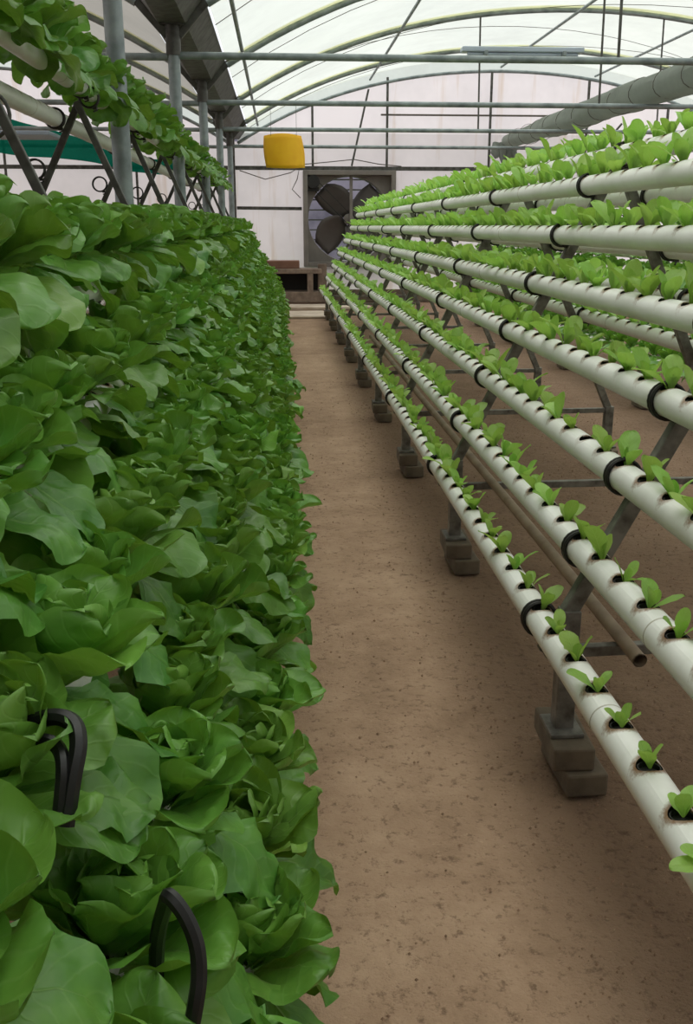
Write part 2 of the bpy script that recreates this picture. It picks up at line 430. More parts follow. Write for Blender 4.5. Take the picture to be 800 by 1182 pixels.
LEGZ = .30
def make_trestle(near, apex, back, nx0, bx0, footz, apexz, lw=.034, fo=.05, mt='rack_steel'):
    """A-frame: near = list of (x,z) pipes; legs run under them"""
    r = root('rack_trestle', (0, 0, 0), None, None)
    off = PR+.019
    (xa, za), (xb, zb) = near[0], near[-1]
    d = Vector((xb-xa, 0, zb-za)).normalized(); nrm = Vector((d.z, 0, -d.x))*(1 if d.x > 0 else -1)
    if near[0][0] < near[-1][0]: nrm = Vector((abs(d.z), 0, -abs(d.x)))
    else: nrm = Vector((-abs(d.z), 0, -abs(d.x)))
    a = Vector((xa, 0, za)) + nrm*off; b = Vector((xb, 0, zb)) + nrm*off
    ta = (LEGZ-a.z)/d.z; tb = (apexz-a.z)/d.z
    f0 = a + d*ta; top = a + d*tb
    L1 = MB(); L1.bar(f0, top, lw, lw*.9, up=Vector((0,1,0))); L1.build('leg', M[mt], r, bevel=.003)
    (xa, za), (xb, zb) = back[-1], back[0]
    d2 = Vector((xb-xa, 0, zb-za)).normalized()
    s = 1 if near[0][0] < near[-1][0] else -1
    n2 = Vector((-s*abs(d2.z), 0, -abs(d2.x)))
    a2 = Vector((xa, .035, za)) + n2*off
    g0 = a2 + d2*((LEGZ-a2.z)/d2.z); t2 = a2 + d2*((apexz-a2.z)/d2.z)
    L2 = MB(); L2.bar(g0, t2, lw, lw*.9, up=Vector((0,1,0))); L2.build('leg', M[mt], r, bevel=.003)
    cb = MB(); zc = .3; k = (zc-f0.z)/(d.z); k2 = (zc-g0.z)/(d2.z)
    cb.bar((f0 + d*k).to_tuple(), (g0 + d2*k2).to_tuple(), .024, .024); cb.build('crossbar', M['rack_steel'], r, bevel=.002)
    f0 = f0 + Vector((s*fo, 0, 0)); 
    for q, ht in ((f0, LEGZ+.02+fo*1.6), (g0, LEGZ+.02)):
        p = MB(); p.box((q.x, q.y, (.112+ht)/2), (.042, .042, ht-.112)); p.box((q.x, q.y, .116), (.075, .1, .01))
        p.build('foot_post', M['concrete'] if False else M['rack_steel'], r, bevel=.002)
    rings = [(x, z) for x, z in near] + [apex] + [(x, z) for x, z in back]
    for x, z in rings:
        b_ = MB(); ring_mesh(b_, x, 0, z); b_.build('pipe_clip', M['clip'], r, smooth=True)
    return r, f0, g0
def copy_tree(o):
    c = o.copy(); C.objects.link(c)
    for ch in o.children:
        k = ch.copy(); C.objects.link(k); k.parent = c
    return c
def blocks(f0, y, side, n):
    for w, (lay, dz, dx, dy, rz) in enumerate((('lower', 0, .03, -.01, .03), ('upper', .055, .008, .005, -.04))):
        b = MB(); b.box((0, 0, .0275), (.092, .2, .055))
        o = b.build('concrete_block', M['concrete'], None, origin=(0, 0, 0), bevel=.006)
        o.location = (f0.x+dx*(1 if side == 'path' else -1), y+dy, dz); o.rotation_euler.z = rz
        prop(o, '%s concrete block under the %s foot of the %s trestle of the %s rack' % (lay, side+'-side', ORD[n], BLK), 'block', 'concrete blocks under the rack feet')
BLK = 'right'
proto, f0, g0 = make_trestle(list(zip(RX, RZ)), (APX, APZ), list(zip(BX, BZ)), 0, 0, .13, APZ-.02)
for n, y in enumerate(TR):
    t = proto if n == 0 else copy_tree(proto)
    t.location = (0, y, 0)
    prop(t, 'grey steel A-frame trestle under the right rack pipes, %s from the camera' % ORD[n], 'trestle', 'trestles of the right rack')
    blocks(f0, y, 'path', n); blocks(g0, y+.035, 'far', n)

# loose grey pipe lying on the crossbars
b = MB(); P = [(.735+.002*math.sin(k), 1.81+k*.62, .329) for k in range(11)]
n = 14; b.tube(P, .0155, n, caps=False); b.tube(list(reversed(P)), .0125, n, caps=False)
o = b.build('loose_pipe', M['grey_pipe'], smooth=True); prop(o, 'thin brownish-grey pipe with an open end lying on the crossbars under the right rack', 'pipe')

# ---- left rack
LX = [-.058-.100*i for i in range(5)]; LZ = [H-.85+.175*i for i in range(5)]
LAP = (-.745, H+.505)
LBX = [-.85, -.94, -1.03, -1.12, -1.21, -1.30]; LBZ = [H+.395, H+.21, H+.035, H-.14, H-.315, H-.49]
LKEEP = (0, 3, 4, 5)
lrow = ['lowest', 'second lowest', 'middle', 'fourth', 'fifth']
for i in range(5):
    place_pipe(LX[i], LZ[i], 'white growing pipe buried in lettuce, %s on the path side of the left rack' % lrow[i], 'growing pipes of the left rack')
place_pipe(LAP[0], LAP[1], 'cream growing pipe on the top ridge of the left rack with lettuce hanging over it', 'growing pipes of the left rack')
for j in LKEEP:
    place_pipe(LBX[j], LBZ[j], 'bare growing pipe on the far slope of the left rack, %s from the top' % ORD[j], 'growing pipes of the left rack')
near = list(zip(LX, LZ))
lp, lf0, lg0 = make_trestle([(-.155, H-.85), (-.715, H+.47)], (LAP[0], LAP[1]), list(zip(LBX, LBZ)), 0, 0, .13, H+.455, .025, 0, 'steel_dark')
for n, y in enumerate([1.22+1.42*k for k in range(9)]):
    t = lp if n == 0 else copy_tree(lp)
    t.location = (0, y, 0)
    prop(t, 'dark steel A-frame trestle of the left rack, %s from the camera' % ORD[n], 'trestle', 'trestles of the left rack')
    BLK = 'left'
    blocks(lf0, y, 'path', n); blocks(lg0, y+.035, 'far', n)

# ------------------------------------------------------------------ plants : left lettuces
def rotm(rx, ry, rz): return Matrix.Rotation(rz, 4, 'Z') @ Matrix.Rotation(ry, 4, 'Y') @ Matrix.Rotation(rx, 4, 'X')
spots = []
for i in range(5):
    y = .53 + .08*(i % 2) - (.05 if i == 1 else 0)
    while y < 13.9:
        spots.append((i, LX[i] + R.uniform(-.015, .015), y + R.uniform(-.02, .02), LZ[i]+PR-.004)); y += (.195 if i < 4 else .225)
y = 2.1
while y < 13.6:
    spots.append((5, LAP[0] + R.uniform(-.01, .01), y + R.uniform(-.02, .02), LAP[1]+PR-.004)); y += .23
camv = Vector((0, 0, H))
spots.sort(key=lambda s: (Vector(s[1:]) - camv).length)
vis = [s for s in spots if s[2] > .40]
cnt = {}
rowtxt = {0: 'lowest row of the left rack', 1: 'second row up of the left rack', 2: 'third row up of the left rack',
          3: 'fourth row up of the left rack', 4: 'thick eye-level row of the left rack', 5: 'ridge row of the left rack'}
extra = []
def tilt_of(i):
    return rotm(R.uniform(-.14, .14), R.uniform(-.05, .22) + (.10 if i < 5 else 0), R.uniform(0, 6.28))
for k, (i, x, y, z) in enumerate(vis):
    sc = R.uniform(.92, 1.14)
    sc *= 1.06
    if i == 4: sc *= 1.18; z += .045
    if i == 5: sc *= 1.22
    if y < 3.0 and i in (1, 2, 3): sc *= 1.05
    ang = R.uniform(0, 6.28)
    Mx = Matrix.Translation((x, y, z)) @ Matrix.Rotation(R.uniform(.0, .26), 4, 'Y') @ Matrix.Rotation(R.uniform(-.13, .13), 4, 'X') @ Matrix.Rotation(ang, 4, 'Z') @ Matrix.Scale(sc, 4)
    if k < 300:
        me = (HI if y < 4.5 else MID)[R.randrange(7 if y < 4.5 else 6)]
        o = link('lettuce', me); o.matrix_world = Mx
        c = cnt.get(i, 0); cnt[i] = c+1
        if c < 12: lab = 'green lettuce in the %s, %s from the camera' % (rowtxt[i], ORD[c])
        else: lab = 'green lettuce in the distant stretch of the %s' % rowtxt[i]
        prop(o, lab, 'lettuce', 'green lettuces, %s' % rowtxt[i])
    else: extra.append(Mx)

# second rack far right with grown lettuce, second rack in the left bay
R2X = [2.38+.085*i for i in range(6)]; R2Z = [.36+.158*i for i in range(6)]
for i in range(6):
    o = place_pipe(R2X[i], R2Z[i], 'white growing pipe of the rack beyond the right rack, %s from the ground' % ORD[i], 'growing pipes of the furthest right rack')
    y = 3.2
    while y < 13.2:
        extra.append(Matrix.Translation((R2X[i], y + R.uniform(-.03, .03), R2Z[i]+PR)) @ Matrix.Rotation(R.uniform(0, 6.28), 4, 'Z') @ Matrix.Scale(R.uniform(.8, 1.0), 4)); y += .22
BLK = 'furthest right'
R2B = [(R2X[-1]+.16+.085*j, R2Z[-1]-.158*j) for j in range(6)]
proto2, q0, q1 = make_trestle(list(zip(R2X, R2Z)), (R2X[-1]+.08, R2Z[-1]+.1), R2B[:1]+R2B[-1:], 0, 0, .13, R2Z[-1]+.08)
for n in range(5):
    t = proto2 if n == 0 else copy_tree(proto2)
    t.location = (0, 4.6+1.9*n, 0)
    prop(t, 'grey steel trestle of the rack beyond the right rack, %s from the camera' % ORD[n], 'trestle', 'trestles of the furthest right rack')
    blocks(q0, 4.6+1.9*n, 'path', n); blocks(q1, 4.635+1.9*n, 'far', n)

def stuff(name, mats, sources, mt, label, cat):
    V = []; Fc = []; UV = []; T = []
    for k, Mx in enumerate(mats):
        S = sources[k % len(sources)]; n0 = len(V); tv = R.uniform(-.1, .15)
        V += [tuple(Mx @ Vector(v)) for v in S[0]]; Fc += [tuple(a+n0 for a in f) for f in S[1]]; UV += S[2]; T += [max(0, min(1, a+tv)) for a in S[3]]
    me = mesh_from((V, Fc, UV, T), name, mt); o = link(name, me); prop(o, label, cat, None, 'stuff'); return o
stuff('lettuce', extra, LOWD, M['lettuce'], 'mass of small distant lettuces at the left rack end and on the furthest racks', 'lettuce')

# ------------------------------------------------------------------ plants : right seedlings
ss = []
def hole_ys(a=PY0+.05, b=PY1-.1):
    i = math.ceil(a/SP)
    while i*SP < b: yield i*SP; i += 1
for i in range(7):
    for y in hole_ys():
        if y/ RX[i] < 1/.50: continue          # outside the frame on the right
        ss.append((i, RX[i], y, RZ[i]+PR))
for y in hole_ys():
    if y > 2.2: ss.append((7, APX, y, APZ+PR))
for j in range(4):
    for y in hole_ys():
        if y > 2.4: ss.append((8+j, BX[j], y, BZ[j]+PR))
ss.sort(key=lambda s: (Vector(s[1:]) - camv).length * (1.0 if s[0] < 8 else 1.6))
cnt = {}; mats = []
srow = ['lowest pipe of the right rack', 'second lowest pipe of the right rack', 'third lowest pipe of the right rack', 'middle pipe of the right rack',
        'fifth pipe up of the right rack', 'sixth pipe up of the right rack', 'seventh pipe up of the right rack', 'ridge pipe of the right rack'] + ['%s far-slope pipe of the right rack' % ORD[j] for j in range(5)]
for k, (i, x, y, z) in enumerate(ss):
    far = min(1, max(0, (y-1.5)/3.5)); up = min(1, i/5)
    if i < 3 and R.random() < .08*(1-far): 
        continue
    sc = R.uniform(.9, 1.25)*(1.12+.12*far + .32*up)
    if i >= 6: sc *= 1.05
    ang = R.uniform(0, 6.28)
    Mx = Matrix.Translation((x+.004, y+.006, z-.012)) @ Matrix.Rotation(R.uniform(-.2, .35), 4, 'Y') @ Matrix.Rotation(R.uniform(-.25, .25), 4, 'X') @ Matrix.Rotation(ang, 4, 'Z') @ Matrix.Scale(sc, 4)
    c = cnt.get('all', 0)
    if c < 300:
        cnt['all'] = c+1
        o = link('lettuce_seedling', SEED_THIN[R.randrange(6)] if (i < 3 and y < 2.6) else SEED[R.randrange(8)]); o.matrix_world = Mx
        cu = link('net_cup', CUP, o); cu.matrix_parent_inverse = Mx.inverted() @ Matrix.Translation((x, y, z-.009))
        q = cnt.get(i, 0); cnt[i] = q+1
        if q < 12: lab = 'seedling in the %s, %s from the photo edge' % (srow[i], ORD[q])
        else: lab = 'small seedling further along the %s' % srow[i]
        prop(o, lab, 'seedling', 'seedlings in the %s' % srow[i])
    else: mats.append(Mx)
stuff('lettuce_seedling', mats, SEEDLOW, M['seedling'], 'hundreds of tiny distant light green seedlings sprouting from the right rack pipes', 'seedling')

# fallen-over big seedling leaves at the lower right edge come from the nearest hole of the lowest pipe
S = ([], [], [], []); g = random.Random(5)
for az, L, W, e0 in ((2.95, .062, .017, 8), (2.62, .05, .014, 24), (1.9, .055, .012, 62), (.4, .04, .011, 50)):
    add_leaf(S, L, W, rad(e0), rad(-22), az, .35, .03, .002, 0, .45, 9, 6, g, 0, 0, .2, 1.4, .8)
o = link('lettuce_seedling', mesh_from(S, 'seedling_leaves', M['seedling'])); o.location = (.548, 1.03, RZ[0]+PR+.0)
prop(o, 'pale seedling with two spoon leaves hanging off the lowest right pipe', 'seedling')

# ------------------------------------------------------------------ hoses at the left
def hose(pts, r, label, kk=.9):
    b = MB(); cv = Vector((0, 0, H)); P = [cv+(Vector(p)-cv)*kk for p in pts]; out = []
    for i in range(len(P)-1):
        p0 = P[max(i-1, 0)]; p1 = P[i]; p2 = P[i+1]; p3 = P[min(i+2, len(P)-1)]
        for s in range(6):
            t = s/6; out.append(.5*((2*p1)+(p2-p0)*t+(2*p0-5*p1+4*p2-p3)*t*t+(3*p1-p0-3*p2+p3)*t**3))
    out.append(P[-1]); b.tube(out, r, 8)
    o = b.build('rubber_hose', M['rubber'], smooth=True); prop(o, label, 'hose', 'black hoses among the left lettuces'); return o

# ------------------------------------------------------------------ greenhouse frame
GX = -.685                       # gutter line
PYs = [-.6, 2.0, 4.6, 7.2, 9.8, 12.4, 15.0]
ZT = H+1.1
def arch_pts(cx, hw, apex, spring, x0=None, n=40):
    out = []
    for k in range(n+1):
        u = -1+2*k/n; x = cx+hw*u
        z = spring + (apex-spring)*(1-(.80*u*u+.20*u**4))
        out.append((x, z))
    return out
ARC_R = lambda ap=H+2.43: arch_pts(3.52, 3.97, ap, H+1.42)
ARC_L = lambda ap=H+2.43: arch_pts(-4.89, 3.97, ap, H+1.42)
WY = 16.25
pn = 0
for y in PYs:
    b = MB(); b.cyl((GX, y, 0), (GX, y, H+1.22), .041, 20); b2 = MB()
    r = root('support_post', (GX, y, 0), 'round steel post under the gutter beside the left rack, %s from the camera' % ORD[pn], 'post', 'steel posts along the gutter')
    b.build('post_shaft', M['steel'], r, smooth=True)
    c = MB(); c.cyl((GX, y, H+1.10), (GX, y, H+1.285), .050, 20); c.box((GX, y, H+1.288), (.16, .12, .012)); c.build('post_head', M['steel_dark'], r, smooth=True)
    for sg in (-1, 1):
        g_ = MB(); g_.bar((GX+sg*.04, y, H+1.22), (GX+sg*.26, y, H+1.46), .035, .05); g_.build('hoop_bracket', M['steel_dark'], r, bevel=.003)
    pn += 1
b = MB(); b.box((GX-.02, WY-.1, 1.25), (.08, .08, 2.5)); prop(b.build('support_post', M['steel_dark'], bevel=.004), 'square dark post against the end wall at the gutter end', 'post', 'steel posts along the gutter')
# gutter : trapezoid trough
b = MB(); prof = [(-.22, .17), (-.20, .15), (-.09, .012), (.09, .012), (.20, .15), (.22, .17)]
inner = [(x*.97, z+.008) for x, z in prof]
rows = []
for y in (-2.5, WY): rows.append([(GX+x, y, H+1.28+z) for x, z in prof+list(reversed(inner))] )
m = len(rows[0]); b.add(rows[0]+rows[1], [(i, (i+1) % m, m+(i+1) % m, m+i) for i in range(m)])
prop(b.build('gutter', M['steel_dark']), 'grey sheet metal rain gutter running overhead above the left rack', 'gutter')
for n, y in enumerate([2.0, 4.6, 7.2, 9.8, 12.4, 15.0]):
    for side, A in (('right', ARC_R()), ('left', ARC_L())):
        r = root('roof_hoop', (A[20][0], y, A[0][1]), 'curved steel roof hoop of the %s bay, %s from the camera' % (side, ORD[n]), 'roof hoop', 'roof hoops of the %s bay' % side)
        h = MB(); h.tube([(x, y, z) for x, z in A], .028, 10); h.build('hoop_tube', M['steel'], r, smooth=True)
        s = MB(); rows = [[(x, y+dy, z+.032) for x, z in A] for dy in (-.085, .085)]; rows2 = [[(x, y+dy, z+.038) for x, z in A] for dy in (-.085, .085)]
        s.grid(rows); s.grid(rows2); s.build('film_strip', M['clamp'], r)
    for side, x0, x1 in (('right', GX+.04, 7.58), ('left', -8.95, GX-.04)):
        t = MB(); t.cyl((x0, y, ZT), (x1, y, ZT-.01), .024, 12)
        prop(t.build('tie_beam', M['steel'], smooth=True), 'horizontal steel tie tube across the %s bay, %s from the camera' % (side, ORD[n]), 'tie beam', 'tie tubes of the %s bay' % side)
    # bracket struts from post to gutter hoops
for n, (x, z) in enumerate(((-.30, H+1.53), (1.45, H+2.2), (3.5, H+2.40), (5.0, H+2.28), (6.6, H+1.76))):
    b = MB(); b.cyl((x, -.5, z-.03), (x, WY, z-.03), .017, 8)
    prop(b.build('purlin', M['steel'], smooth=True), 'thin steel purlin running lengthwise under the roof film, %s from the gutter' % ORD[n], 'purlin', 'purlins of the right bay')
for n, (x, z) in enumerate(((-2.2, H+1.95), (-3.6, H+2.3), (-5.2, H+2.4))):
    b = MB(); b.cyl((x, -.5, z-.03), (x, WY, z-.03), .017, 8)
    prop(b.build('purlin', M['steel'], smooth=True), 'thin steel purlin under the roof of the left bay, %s from the gutter' % ORD[n], 'purlin', 'purlins of the left bay')
# hangers between hoops and ties
for n, (x, y, z) in enumerate(((2.35, 7.2, H+2.34), (3.05, 9.8, H+2.42), (4.1, 9.8, H+2.4), (2.4, 12.4, H+2.36), (4.6, 12.4, H+2.36))):
    b = MB(); b.cyl((x+.02, y, ZT), (x, y, z), .011, 8)
    prop(b.build('hanger_rod', M['steel_dark'], smooth=True), 'thin vertical hanger rod between roof hoop and tie tube, %s from the camera' % ORD[n], 'rod', 'hanger rods')
# roof film
for A, fm in ((ARC_R(), 'film'), (ARC_L(), 'film_old')):
    b = MB(); b.grid([[(x, -3.0+(WY+3.0)*k/32, z+.045+.02*noise.noise(Vector((x*1.2, (WY+3)*k/32*1.5, 0)))) for x, z in A] for k in range(33)])
    prop(b.build('ceiling', M[fm], smooth=True, recalc=False), 'translucent film roof arching over the bay', None, None, 'structure')
# fine ropes across the roof
for n in range(9):
    y = 4.2+n*1.35; b = MB()
    A = ARC_R(); b.tube([(x, y+(i/40-.5)*2.4*(1 if n % 2 else -1), z+.03) for i, (x, z) in enumerate(A)][::2], .0035, 5)
    prop(b.build('roof_rope', M['rope']), 'thin cord holding down the roof film, running slantwise over the right bay', 'cord', 'thin roof cords')

# ------------------------------------------------------------------ walls
FX0, FX1, FZ0, FZ1 = .39, 1.85, .57, 2.03
A = arch_pts(3.5, 4.12, H+2.33, H+1.26); AL = arch_pts(-4.87, 4.12, H+2.33, H+1.26)
def wall_piece(pts):  b.add(pts, [tuple(range(len(pts)))])
b = MB()
xs = [A[0][0]] + [x for x, z in A[1:-1]] + [A[-1][0]]
def topz(x):
    for (x0, z0), (x1, z1) in zip(A, A[1:]):
        if x0 <= x <= x1: return z0+(z1-z0)*(x-x0)/(x1-x0)
    return H+1.26
cuts = sorted(set([x for x, z in A] + [FX0, FX1]))
for x0, x1 in zip(cuts, cuts[1:]):
    if x0 >= FX0-1e-6 and x1 <= FX1+1e-6:
        b.add([(x0, WY, 0), (x1, WY, 0), (x1, WY, FZ0), (x0, WY, FZ0)], [(0,1,2,3)])
        b.add([(x0, WY, FZ1), (x1, WY, FZ1), (x1, WY, topz(x1)), (x0, WY, topz(x0))], [(0,1,2,3)])
    else: b.add([(x0, WY, 0), (x1, WY, 0), (x1, WY, topz(x1)), (x0, WY, topz(x0))], [(0,1,2,3)])
for (x0, z0), (x1, z1) in zip(AL, AL[1:]): b.add([(x0, WY, 0), (x1, WY, 0), (x1, WY, z1), (x0, WY, z0)], [(0,1,2,3)])
b.add([(AL[-1][0], WY, 0), (A[0][0], WY, 0), (A[0][0], WY, A[0][1]), (AL[-1][0], WY, A[0][1])], [(0,1,2,3)])
prop(b.build('wall_back', M['film_wall'], recalc=False), None, None, None, 'structure')
b = MB(); b.add([(7.62, -3, 0), (7.62, WY, 0), (7.62, WY, H+1.3), (7.62, -3, H+1.3)], [(0,1,2,3)])
prop(b.build('wall_right', M['film_wall'], recalc=False), None, None, None, 'structure')
b = MB(); b.add([(-8.99, -3, 0), (-8.99, WY, 0), (-8.99, WY, H+1.3), (-8.99, -3, H+1.3)], [(0,1,2,3)])
prop(b.build('wall_left', M['film_wall'], recalc=False), None, None, None, 'structure')
M['front'] = simple('added_end_wall', (120, 112, 104), .8, 0, .1, 2, .1, world=True)  # opaque wall behind the camera, out of view, added to darken the near end
b = MB(); b.box((-.7, -3.05, 1.85), (16.6, .1, 3.7)); prop(b.build('wall_front', M['front']), None, None, None, 'structure')
b = MB(); b.box((-.7, WY-.03, .1), (16.5, .1, .2)); prop(b.build('baseboard_back', M['concrete'], bevel=.01), None, None, None, 'structure')
for n, (cx_, At) in enumerate(((3.5, arch_pts(3.5, 4.12, H+2.33, H+1.26)), (-4.87, arch_pts(-4.87, 4.12, H+2.33, H+1.26)))):
    b = MB(); b.grid([[(x, WY, z) for x, z in At], [(x, WY, z+.15) for x, z in At]]); prop(b.build('trim_%d' % (n+1), M['film'], recalc=False), None, None, None, 'structure')
# wall framing
def rod(name, a, c, r, mat, label, cat, group=None, parent=None):
    q = MB(); q.cyl(a, c, r, 10); return prop(q.build(name, M[mat], smooth=True), label, cat, group)
wy = WY-.05
b = MB(); b.tube([(x, wy, z-.03) for x, z in arch_pts(3.5, 4.12, H+2.33, H+1.26)], .025, 10); prop(b.build('end_hoop', M['steel'], smooth=True), 'curved steel hoop edging the top of the end wall', 'roof hoop')
b = MB(); b.tube([(x, wy, z-.03) for x, z in arch_pts(-4.87, 4.12, H+2.33, H+1.26)], .025, 10); prop(b.build('end_hoop', M['steel'], smooth=True), 'curved steel hoop edging the end wall of the left bay', 'roof hoop')
b = MB(); b.bar((-8.9, wy, 2.08), (7.6, wy, 2.06), .04, .06); prop(b.build('wall_rail', M['steel_dark'], bevel=.003), 'long grey rail across the end wall above the fan', 'rail', 'rails of the end wall')
b = MB(); b.bar((-.66, wy, 1.47), (FX0-.02, wy, 1.46), .03, .05); prop(b.build('wall_rail', M['steel_dark'], bevel=.003), 'short grey rail on the end wall left of the fan', 'rail', 'rails of the end wall')
b = MB(); b.cyl((1.62, wy, 2.86), (4.3, wy, 2.86), .014, 8); prop(b.build('wall_rail', M['rope'], smooth=True), 'thin brown rail high on the end wall above the fan', 'rail', 'rails of the end wall')
for n, (x, z0, z1) in enumerate(((.55, 2.08, 3.05), (1.72, 2.08, 3.4), (3.35, .2, 3.5), (4.9, .2, 3.4), (6.2, .2, 3.0), (-2.2, .2, 3.1), (-4.2, .2, 3.45))):
    b = MB(); b.bar((x, wy, z0), (x, wy, z1), .035, .035)
    prop(b.build('wall_stud', M['steel_dark'], bevel=.003), 'thin vertical steel stud on the end wall, %s' % ['above the left side of the fan', 'above the right corner of the fan', 'in the middle below the arch top', 'right of the middle', 'near its right end', 'in the left bay near the gutter', 'in the left bay furthest left'][n], 'stud', 'studs of the end wall')
b = MB(); b.bar((1.16, wy-.05, 2.1), (1.42, wy-.05, 3.22), .03, .03); prop(b.build('wall_brace', M['steel_dark'], bevel=.003), 'slanting steel brace leaning on the end wall above the fan', 'brace')
b = MB(); b.bar((4.9, wy-.05, 2.1), (5.45, wy-.05, 2.75), .03, .03); prop(b.build('wall_brace', M['steel_dark'], bevel=.003), 'short slanting brace on the right part of the end wall', 'brace')
b = MB(); b.box((3.63, wy-.03, 1.95), (.2, .06, .9), Matrix.Rotation(.12, 3, 'Y')); prop(b.build('wall_panel_strip', M['wood'], bevel=.004), 'tilted brown board standing by the end wall under the rolled screen', 'board')
# sagging cables along the rail
for n, (pts, lab) in enumerate((([(-.6, 2.03), (-.2, 1.9), (.2, 2.0), (.34, 2.08), (.3, 1.9), (.22, 1.75), (.35, 1.62)], 'thin grey cable sagging under the rail left of the fan'),
                                 ([(.36, 2.12), (.8, 2.16), (1.2, 2.2), (1.6, 2.13), (1.95, 2.10)], 'thin cable arching along the top of the fan'))):
    q = MB(); q.tube([(x, wy-.028, z) for x, z in pts], .008, 6); prop(q.build('cable', M['rope'], smooth=True), lab, 'cable')

# ------------------------------------------------------------------ exhaust fan
fx, fz = (FX0+FX1)/2, (FZ0+FZ1)/2; fr = root('exhaust_fan', (fx, WY, FZ0), 'large square grey exhaust fan with wide blades set in the end wall', 'fan')
hw = .73
b = MB()
for s in (-1, 1):
    b.box((fx+s*(hw-.035), WY-.1, fz), (.07, .3, 2*hw)); b.box((fx, WY-.1, fz+s*(hw-.035)), (2*hw-.14, .3, .07))
b.build('housing_frame', M['fan_grey'], fr, bevel=.006)
b = MB(); n = 48; ro = .655; rr = []; 
for k in range(n):
    a = 2*PI*k/n; c_, s_ = math.cos(a), math.sin(a); q = .665/max(abs(c_), abs(s_))
    rr.append(((fx+c_*q, WY-.06, fz+s_*q), (fx+c_*ro, WY-.06, fz+s_*ro), (fx+c_*(ro-.01), WY+.1, fz+s_*(ro-.01))))
vs = [p for t in rr for p in t]; fs = []
for k in range(n):
    j = (k+1) % n
    for m_ in range(2): fs.append((k*3+m_, k*3+m_+1, j*3+m_+1, j*3+m_))
b.add(vs, fs); b.build('orifice_panel', M['fan_grey'], fr, smooth=True)
for k in range(4):
    b = MB(); a0 = 2*PI*k/4+.55; rows = []
    for i in range(8):
        r_ = .07+.56*i/7; wv = .10+.17*math.sin(PI*min(1, (i+.7)/8.5)); tw = rad(38-20*i/7); row = []
        for j in range(7):
            c_ = (j/6-.5)*2*wv; x_ = c_*math.cos(tw); yy = c_*math.sin(tw)*.6 + .02*(1-(j/3-1)**2)
            aa = a0; sweep = .25*(i/7)**2
            px_ = r_*math.cos(aa+sweep)-x_*math.sin(aa+sweep); pz_ = r_*math.sin(aa+sweep)+x_*math.cos(aa+sweep)
            row.append((fx+px_, WY+.0+yy, fz+pz_))
        rows.append(row)
    b.grid(rows); b.build('fan_blade', M['fan_blade'], fr, smooth=True, thick=.004)
b = MB(); b.tube([(fx, WY-.08, fz), (fx, WY-.06, fz), (fx, WY+.05, fz)], [.05, .085, .085], 20); b.build('hub', M['fan_grey'], fr, smooth=True)
b = MB(); b.bar((fx+.03, WY-.12, fz-.7), (fx+.03, WY-.12, fz+.7), .05, .03); b.build('centre_strut', M['fan_grey'], fr, bevel=.003)
mo = MB(); mo.cyl((fx-.57, WY-.24, fz+.56), (fx-.57, WY-.02, fz+.56), .10, 20); mo.box((fx-.57, WY-.1, fz+.45), (.18, .16, .06)); mo.build('motor', M['motor'], fr, smooth=True)
b = MB(); b.bar((fx-.57, WY-.14, fz+.64), (fx, WY-.14, fz+.09), .02, .012); b.bar((fx-.62, WY-.14, fz+.5), (fx-.06, WY-.14, fz-.04), .02, .012); b.build('drive_belt', M['rubber'], fr)
for k in range(9):
    b = MB(); zz = FZ0+.1+k*.155; b.box((fx, WY+.2, zz), (1.32, .06, .012), Matrix.Rotation(-.12, 3, 'X')); b.build('louver', M['fan_blade'], fr)
# outside
b = MB(); b.box((0, WY+9, -.06), (40, 17.6, .1)); prop(b.build('floor_outside', M['grass']), None, None, None, 'structure')
for n, (x, y, r, z, lab) in enumerate(((-.1, 20.5, .8, .7, 'dark green shrub outside seen through the left of the fan'), (2.3, 21.3, .95, .9, 'dark green shrub outside seen through the right of the fan'))):
    bm = bmesh.new(); bmesh.ops.create_icosphere(bm, subdivisions=5, radius=1)
    for v in bm.verts:
        d = 1+.28*noise.noise(v.co*2.2+Vector((n*9, 0, 0)))+.16*noise.noise(v.co*7); v.co = Vector((v.co.x*r*d, v.co.y*r*d, v.co.z*r*.45*d+r*.3))
    me = D.meshes.new('shrub'); bm.to_mesh(me); bm.free(); me.materials.append(M['shrub']); o = link('shrub', me, None, (x, y, 0)); prop(o, lab, 'shrub', 'shrubs outside behind the fan')

b = MB(); b.box((0, 23.5, 1.6), (16, .1, 3.2)); prop(b.build('wall_sky_backdrop', simple('dim_sky_backdrop', (150, 142, 158), .8, 0, .25, 1.2, .1, dark=(96, 92, 108))), None, None, None, 'structure')  # invented wall, added to dim the bright sky behind the fan
# ------------------------------------------------------------------ far end clutter
r = root('wooden_crate', (.2, 15.75, 0), 'low weathered wooden crate with an open front standing at the end wall', 'crate')
b = MB(); b.box((.22, 15.75, .52), (.86, .5, .07)); b.build('top_board', M['wood'], r, bevel=.006)
b = MB(); b.box((.25, 15.75, .13), (.98, .5, .16)); b.build('base_board', M['wood'], r, bevel=.006)
for x in (-.17, .47): b = MB(); b.box((x, 15.53, .345), (.09, .06, .28)); b.build('corner_post', M['wood'], r, bevel=.004)
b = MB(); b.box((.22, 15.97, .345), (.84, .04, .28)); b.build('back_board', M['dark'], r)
b = MB(); b.box((.67, 15.78, .37), (.14, .12, .5)); b.build('end_board', M['wood'], r, bevel=.004)
b = MB(); b.box((.05, 15.8, .615), (.52, .3, .12)); prop(b.build('brick_slab', M['wood_red'], bevel=.01), 'reddish brown flat block resting on top of the wooden crate', 'block')
b = MB(); b.box((.5, 14.95, .02), (1.7, .6, .045)); prop(b.build('paving_slab', M['concrete_pale'], bevel=.008), 'long pale concrete slab across the path before the end wall', 'slab', 'slabs at the path end')
